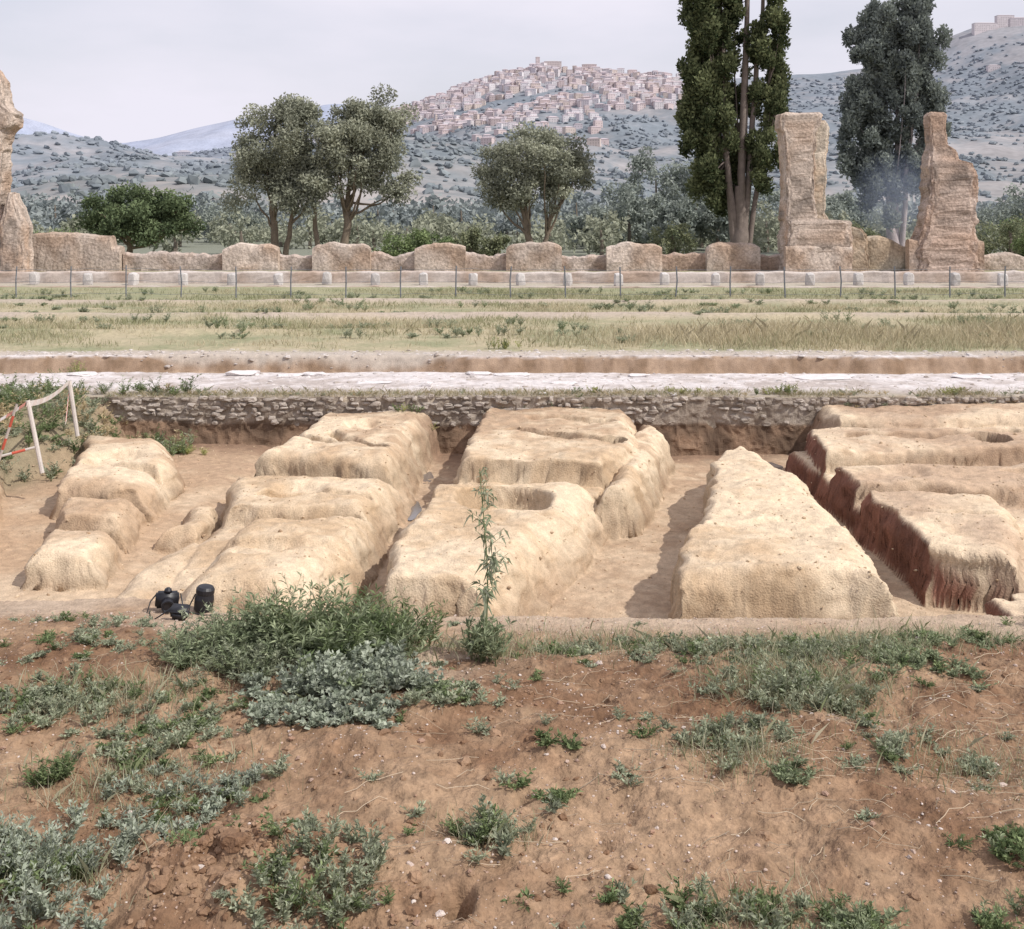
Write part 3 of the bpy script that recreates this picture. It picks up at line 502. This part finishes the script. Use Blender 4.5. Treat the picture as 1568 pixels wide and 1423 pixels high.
A.build('posts',M_stone,parent=e)
e=empty('wire_fence'); A=Acc(); B=Acc()
for i in range(-12,13):
    x=i*1.93-.05; z=float(height(x,39)); tube(A,[(x,39,z-.1),(x+rng.normal(0,.015),39,z+.6),(x+rng.normal(0,.02),39,z+1.1)],[.026,.026,.024],(.1,.1,.1),k=6)
xs=np.arange(-23,23.3,.48)
for zz in (.12,.55,.98): tube(B,np.stack([xs,xs*0+38.97,height(xs,xs*0+39)+zz+.02*np.sin(xs*3.25)],1),.006,(.1,.1,.1),k=4)
A.build('posts',M_metal,parent=e); B.build('wires',M_metal,parent=e)

# ---------------------------------------------------------------- hills
xx=np.linspace(-3200,3600,620); yy=np.concatenate([np.linspace(300,2600,300),np.linspace(2640,3600,12)]); X,Y=np.meshgrid(xx,yy); Z=hz(X,Y)
n1=fbm(X,Y,.005,4,211); n2=fbm(X,Y,.02,4,212); n3=fbm(X,Y,.08,3,213)
veg=np.clip(.70+1.0*n1+1.0*n2+.6*n3-.3*sst(500,1200,X)+.15*sst(0,-500,X),0,1)
c=mixc((.33,.275,.20),(.085,.105,.07),veg)
t=np.clip((Y-350)/2250,0,1); haze_mix=.38+.26*t; haze_mix=haze_mix+.14*sst(-100,-900,X)  # share of painted haze in the colour, rising with distance and leftwards
HAZE_TINT=(.275,.305,.38)  # bluish aerial haze, painted into the hill colours
c=mixc(c,HAZE_TINT,np.clip(haze_mix,0,.78))
ix=np.arange(X.size).reshape(X.shape); FF=np.stack([ix[:-1,:-1],ix[:-1,1:],ix[1:,1:],ix[1:,:-1]],-1).reshape(-1,4)
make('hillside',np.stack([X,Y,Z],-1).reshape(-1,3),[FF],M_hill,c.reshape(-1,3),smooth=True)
mp=np.array([(-3000,150),(-700,180),(0,163),(60,180),(130,204),(190,216),(250,205),(320,188),(370,178),(420,180),(500,160),(560,158),(620,172),(700,190),(900,170),(1500,150),(3000,200)],float)
xx=np.linspace(-9000,9000,420); yy=np.linspace(4500,7600,70); X,Y=np.meshgrid(xx,yy)
cr=np.interp(X,(mp[:,0]-784)*4.12,(330-mp[:,1])*4.12)+25*fbm(X,X*0,.0015,3,221)
t=np.clip((Y-4500)/2500,0,1); Z=cr*t**1.3+110*fbm(X,Y,.0009,4,222)*sst(0,.3,t)*(1-.8*sst(.7,1,t))-1.0*np.clip(Y-7000,0,900)-10
c=mixc((.31,.35,.45),(.38,.40,.48),np.clip(.5+fbm(X,Y,.002,4,223),0,1)); ix=np.arange(X.size).reshape(X.shape); FF=np.stack([ix[:-1,:-1],ix[:-1,1:],ix[1:,1:],ix[1:,:-1]],-1).reshape(-1,4)  # pale blue mountain colours have the distance haze painted in
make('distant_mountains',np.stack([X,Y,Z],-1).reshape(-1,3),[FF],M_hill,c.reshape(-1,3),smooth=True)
n=26000; y=rng.uniform(420,2550,n); x=rng.uniform(-.55,.55,n)*y*1.05; d=fbm(x,y,.005,3,211)+.9*fbm(x,y,.02,3,212); k=(d+rng.normal(0,.3,n)>-.1); x,y=x[k],y[k]
town=(x>-270)&(x<420)&(y>2000); k=~(town&(rng.random(len(x))<.7)); x,y=x[k],y[k]
s=rng.uniform(1.8,5.2,len(x)); A=Acc(); t=(y-350)/2250
c=mixc(mixc((.085,.105,.07),(.16,.18,.125),rng.random(len(x))),HAZE_TINT,np.clip(.40+.30*t+.1*sst(0,-900,x),0,.8))  # tree greens blended towards the painted haze with depth
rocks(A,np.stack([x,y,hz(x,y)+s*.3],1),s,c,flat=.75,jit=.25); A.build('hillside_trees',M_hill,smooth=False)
def house(A,x,y,w,d,h,rot,c,rc,win=True):
    z=float(hz(x,y)); ca,sa=math.cos(rot),math.sin(rot)
    def tr(V): V=np.array(V,float); return np.stack([x+V[:,0]*ca-V[:,1]*sa,y+V[:,0]*sa+V[:,1]*ca,z+V[:,2]],1)
    w/=2;d/=2; A.add(tr([(-w,-d,-14),(w,-d,-14),(w,d,-14),(-w,d,-14),(-w,-d,h),(w,-d,h),(w,d,h),(-w,d,h)]),[(0,1,5,4),(1,2,6,5),(2,3,7,6),(3,0,4,7)],c)
    o=.5; r=min(w,d)*.35; A.add(tr([(-w-o,-d-o,h),(w+o,-d-o,h),(w+o,d+o,h),(-w-o,d+o,h),(-w*.5,0,h+r),(w*.5,0,h+r)]),[(0,1,5,4),(2,3,4,5)],rc); 
    A.add(tr([(-w-o,-d-o,h),(-w-o,d+o,h),(-w*.5,0,h+r),(w+o,-d-o,h),(w+o,d+o,h),(w*.5,0,h+r)]),[(0,2,1),(3,4,5)],rc)
    if win:
        nx_=max(1,int(2*w/4)); nz=max(1,int(h/4)); dk=np.array(c)*.66; Q=[]
        for i in range(nx_):
            for j in range(nz+2):
                if rng.random()<.15: continue
                cx=-w+(i+.5)*2*w/nx_; cz=-7+(j+.5)*4
                if cz>h-1.5: continue
                Q+=[(cx-.8,-d-.15,cz-1),(cx+.8,-d-.15,cz-1),(cx+.8,-d-.15,cz+1),(cx-.8,-d-.15,cz+1)]
        if Q: A.add(tr(Q),np.arange(len(Q)).reshape(-1,4),dk)
hazed_pal=[(.60,.52,.52),(.64,.60,.61),(.57,.48,.47),(.70,.67,.69),(.59,.51,.47),(.54,.50,.53)]  # house wall colours with distance haze already mixed in
A=Acc(); cnt=0
while cnt<980:
    x=rng.uniform(-330,440); 
    q=rng.random()**.8; y=1720+q*860
    if x<-60 and y<1950+(-60-x)*1.2 and not (y<1980 and rng.random()<.12): continue
    if x>150 and y<2040: continue
    if y<1950 and rng.random()<.5: continue
    if fbm(x,y,.012,2,231)<-.25 and y<2350: continue
    h=rng.uniform(5,12)+(4 if y>2350 else 0); c=np.array(hazed_pal[rng.integers(len(hazed_pal))])*rng.uniform(.88,1.06)
    house(A,x,y,rng.uniform(8,21),rng.uniform(8,13),h,rng.normal(.15,.4),c,np.array((.50,.43,.45))*rng.uniform(.9,1.1)); cnt+=1  # roof colour has haze mixed in too
house(A,60,2590,9,9,26,.1,(.56,.49,.49),(.46,.41,.41)); house(A,95,2590,40,12,18,.05,(.56,.49,.48),(.46,.41,.41)); house(A,180,2588,34,12,14,-.05,(.56,.48,.47),(.46,.41,.41))
A.build('hilltop_town',M_town)
A=Acc()
for i in range(64):
    x=rng.uniform(-1090,-700) if i<46 else rng.uniform(-560,-380); y=rng.uniform(2150,2520); house(A,x,y,rng.uniform(12,40),12,rng.uniform(6,13),rng.normal(0,.2),np.array((.60,.59,.63))*rng.uniform(.9,1.08),(.48,.46,.5))
A.build('valley_village',M_town)
A=Acc()
for (px_,y,w,h) in [(1090,2560,55,16),(1140,2570,40,24),(1175,2565,50,15),(1215,2560,30,13),(1085,2300,40,9),(1130,2310,60,9),(1010,2330,25,8),(1170,2200,60,8),(1120,1900,26,7),(1150,1880,20,7),(960,1950,20,6),(1040,2100,22,7)]:
    house(A,px_,y,w,14,h,rng.normal(0,.1),(.60,.55,.56),(.50,.45,.46))
A.build('hill_buildings',M_town)

# ---------------------------------------------------------------- thin smoke from a field fire behind the ruins
V=IC2*1.0; so_=make('smoke',V,[ICF2],M_hill); so_.location=(25.0,72,4.0); so_.scale=(3.8,2.2,3.8)
m=bpy.data.materials.new('smoke_volume'); m.use_nodes=True; nt=m.node_tree; N=nt.nodes; L=nt.links; N.clear()
out=N.new('ShaderNodeOutputMaterial'); sc_=N.new('ShaderNodeVolumeScatter'); sc_.inputs['Color'].default_value=(.60,.72,1,1)
tc=N.new('ShaderNodeTexCoord'); ln=N.new('ShaderNodeVectorMath'); ln.operation='LENGTH'; L.new(tc.outputs['Object'],ln.inputs[0])
mr=N.new('ShaderNodeMapRange'); mr.inputs['From Min'].default_value=.9; mr.inputs['From Max'].default_value=.1; mr.inputs['To Min'].default_value=0; mr.inputs['To Max'].default_value=.32
L.new(ln.outputs['Value'],mr.inputs['Value']); ns=N.new('ShaderNodeTexNoise'); ns.inputs['Scale'].default_value=1.6; ns.inputs['Detail'].default_value=2; L.new(tc.outputs['Object'],ns.inputs['Vector'])
mu=N.new('ShaderNodeMath'); mu.operation='MULTIPLY'; L.new(mr.outputs[0],mu.inputs[0]); L.new(ns.outputs['Fac'],mu.inputs[1]); L.new(mu.outputs[0],sc_.inputs['Density']); L.new(sc_.outputs[0],out.inputs['Volume'])
so_.data.materials.clear(); so_.data.materials.append(m)

# ---------------------------------------------------------------- barrier poles & tape
e=empty('barrier_poles'); 
def pole(p0,p1,r,name,bands=1):
    A=Acc(); p0=np.array(p0);p1=np.array(p1); nb=6
    for i in range(nb):
        a_=p0+(p1-p0)*i/nb; b_=p0+(p1-p0)*(i+1)/nb; col=(.55,.50,.46) if (i%2 or not bands) else (.55,.12,.08)
        tube(A,[a_,(a_+b_)/2,b_],r,col,k=8)
    A.build(name,M_paint,parent=e)
pole((-6.05,14.3,-.42),(-6.28,14.4,.50),.028,'white_post',0); pole((-6.3,16.1,-.3),(-6.42,16.1,.5),.03,'white_post_rear',0)
pole((-6.75,14.5,-.45),(-6.42,14.4,.45),.018,'striped_pole'); pole((-7.3,14.6,-.42),(-6.35,14.9,-.2),.018,'fallen_striped_pole')
A=Acc()
def ribbon(A,p,q,w,sag,c1,c2):
    p=np.array(p);q=np.array(q); t=np.linspace(0,1,15)[:,None]; c=p*(1-t)+q*t-np.array([0,0,1])*sag*np.sin(t*math.pi); tw=np.array([0.2,.3,1]); tw=tw/np.linalg.norm(tw)*w/2
    for i in range(14): A.add([c[i]-tw,c[i+1]-tw,c[i+1]+tw,c[i]+tw],[(0,1,2,3)],c1 if i%2 else c2)
ribbon(A,(-6.27,14.35,.46),(-6.42,16.08,.48),.08,.07,(.7,.66,.63),(.66,.58,.54)); ribbon(A,(-6.3,14.37,.46),(-7.6,14.7,.0),.05,.12,(.7,.66,.63),(.6,.28,.22)); ribbon(A,(-6.42,16.1,.4),(-6.45,16.05,-.1),.07,.0,(.7,.66,.63),(.6,.2,.15))
A.build('barrier_tape',M_paint,parent=e)

# ---------------------------------------------------------------- cameras and cases on the lip
def rbox(name,size,loc,rot,m,bev,parent,taper=1.0):
    import bmesh
    bm=bmesh.new(); bmesh.ops.create_cube(bm,size=1)
    for v in bm.verts:
        f=taper if v.co.z>0 else 1; v.co.x*=size[0]*f; v.co.y*=size[1]*f; v.co.z*=size[2]
    bmesh.ops.bevel(bm,geom=bm.edges[:],offset=bev,segments=3,affect='EDGES'); me=bpy.data.meshes.new(name); bm.to_mesh(me); bm.free()
    for p in me.polygons: p.use_smooth=True
    me.materials.append(m); o=bpy.data.objects.new(name,me); bpy.context.collection.objects.link(o); o.location=loc; o.rotation_euler=rot; o.parent=parent; return o
def strap(name,pts,parent,r=.006):
    A=Acc(); tube(A,pts,r,(.01,.01,.01),k=5); A.build(name,M_black,parent=parent,smooth=True)
def lathe(name,prof,loc,rot,m,parent,k=20):
    pr=np.array(prof); a_=np.arange(k)/k*2*math.pi; V=np.stack([pr[:,0][:,None]*np.cos(a_),pr[:,0][:,None]*np.sin(a_),np.broadcast_to(pr[:,1][:,None],(len(pr),k))],-1).reshape(-1,3); ix=np.arange(len(V)).reshape(len(pr),k)
    o=make(name,V,[np.stack([ix[:-1],np.roll(ix[:-1],-1,1),np.roll(ix[1:],-1,1),ix[1:]],-1).reshape(-1,4),ix[-1][None],ix[0][::-1][None]],m,smooth=False); o.location=loc; o.rotation_euler=rot; o.parent=parent
cx,cy=-2.78,8.95; cz=float(height(cx,cy-.1))
e=empty('photo_camera'); e.location=(cx,cy,cz+.085); e.rotation_euler=(.15,.1,.35)
rbox('body',(.18,.08,.125),(0,0,0),(0,0,0),M_black,.015,e); rbox('viewfinder_hump',(.065,.065,.04),(0,0,.078),(0,0,0),M_black,.01,e,.7)
lathe('lens',[(.045,0),(.045,.05),(.05,.055),(.05,.09),(.042,.092),(.036,.08)],(0,-.03,-.005),(math.pi/2,0,0),M_black,e); lathe('front_glass',[(.001,.07),(.036,.076)],(0,-.03,-.005),(math.pi/2,0,0),M_glass,e)
strap('strap',[(-.085,0,.05),(-.13,-.03,.0),(-.15,-.08,-.075),(-.06,-.15,-.085),(.05,-.15,-.085),(.13,-.08,-.05),(.1,0,.05)],e)
cx=-2.5; cz=float(height(cx,8.95)); e=empty('lens_case'); e.location=(cx,8.98,cz); e.rotation_euler=(0,.12,0)
lathe('barrel',[(.06,0),(.075,.012),(.078,.10),(.07,.14),(.074,.15),(.074,.18),(.06,.2),(.02,.205)],(0,0,0),(0,0,0),M_black,e); strap('strap',[(-.075,0,.13),(-.10,-.04,.05),(-.09,-.09,.01),(.03,-.12,.012),(.12,-.09,.01),(.18,-.05,.01),(.24,-.02,.01)],e)
cz=float(height(-2.58,8.62)); e=empty('camera_pouch'); e.location=(-2.58,8.62,cz+.05); e.rotation_euler=(.2,0,-.2)
rbox('pouch',(.14,.10,.10),(0,0,0),(0,0,0),M_black,.03,e); rbox('flap',(.145,.105,.03),(0,-.002,.045),(.1,0,0),M_black,.012,e); strap('strap',[(-.07,0,.04),(-.14,-.05,0),(-.2,-.08,-.03),(-.26,0,.0)],e)

# ---------------------------------------------------------------- light, sky, camera
sc=bpy.context.scene
v=Vector((1.0,-.45,1.2)).normalized(); sd=bpy.data.lights.new('sun','SUN'); sd.energy=3.8; sd.angle=math.radians(.8); sd.color=(1,.96,.90)
so=bpy.data.objects.new('sun',sd); bpy.context.collection.objects.link(so); so.rotation_euler=v.to_track_quat('Z','Y').to_euler(); so.location=(20,-10,30)
w=bpy.data.worlds.new('World'); sc.world=w; w.use_nodes=True; nt=w.node_tree; N=nt.nodes; L=nt.links; N.clear()
out=N.new('ShaderNodeOutputWorld'); bg=N.new('ShaderNodeBackground'); bg.inputs['Strength'].default_value=.125
sky=N.new('ShaderNodeTexSky'); sky.sky_type='NISHITA'; sky.sun_disc=False; sky.sun_elevation=math.asin(v.z); sky.sun_rotation=math.atan2(v.x,v.y); sky.air_density=1.2; sky.dust_density=3; sky.altitude=100
tc=N.new('ShaderNodeTexCoord'); mp_=N.new('ShaderNodeMapping'); mp_.inputs['Scale'].default_value=(1,1,3.2); ns=N.new('ShaderNodeTexNoise'); ns.inputs['Scale'].default_value=2.6; ns.inputs['Detail'].default_value=5; ns.inputs['Roughness'].default_value=.5
mr=N.new('ShaderNodeMapRange'); mr.inputs['From Min'].default_value=.38; mr.inputs['From Max'].default_value=.62; mr.inputs['To Min'].default_value=.70; mr.inputs['To Max'].default_value=1.0
mx=N.new('ShaderNodeMix'); mx.data_type='RGBA'; mx.inputs['B'].default_value=(6.9,6.7,7.5,1)
L.new(tc.outputs['Generated'],mp_.inputs['Vector']); L.new(mp_.outputs[0],ns.inputs['Vector']); L.new(ns.outputs['Fac'],mr.inputs['Value']); L.new(mr.outputs[0],mx.inputs['Factor'])
L.new(sky.outputs[0],mx.inputs['A']); L.new(mx.outputs['Result'],bg.inputs['Color']); L.new(bg.outputs[0],out.inputs[0])
cd=bpy.data.cameras.new('camera'); cd.sensor_width=36; cd.lens=39.03; cd.shift_y=-.2433; cd.clip_start=.1; cd.clip_end=20000
co=bpy.data.objects.new('camera',cd); bpy.context.collection.objects.link(co); co.location=(0,0,2.9); co.rotation_euler=(math.pi/2,0,0); sc.camera=co
sc.view_settings.view_transform='Standard'; sc.view_settings.look='None'; sc.view_settings.exposure=0
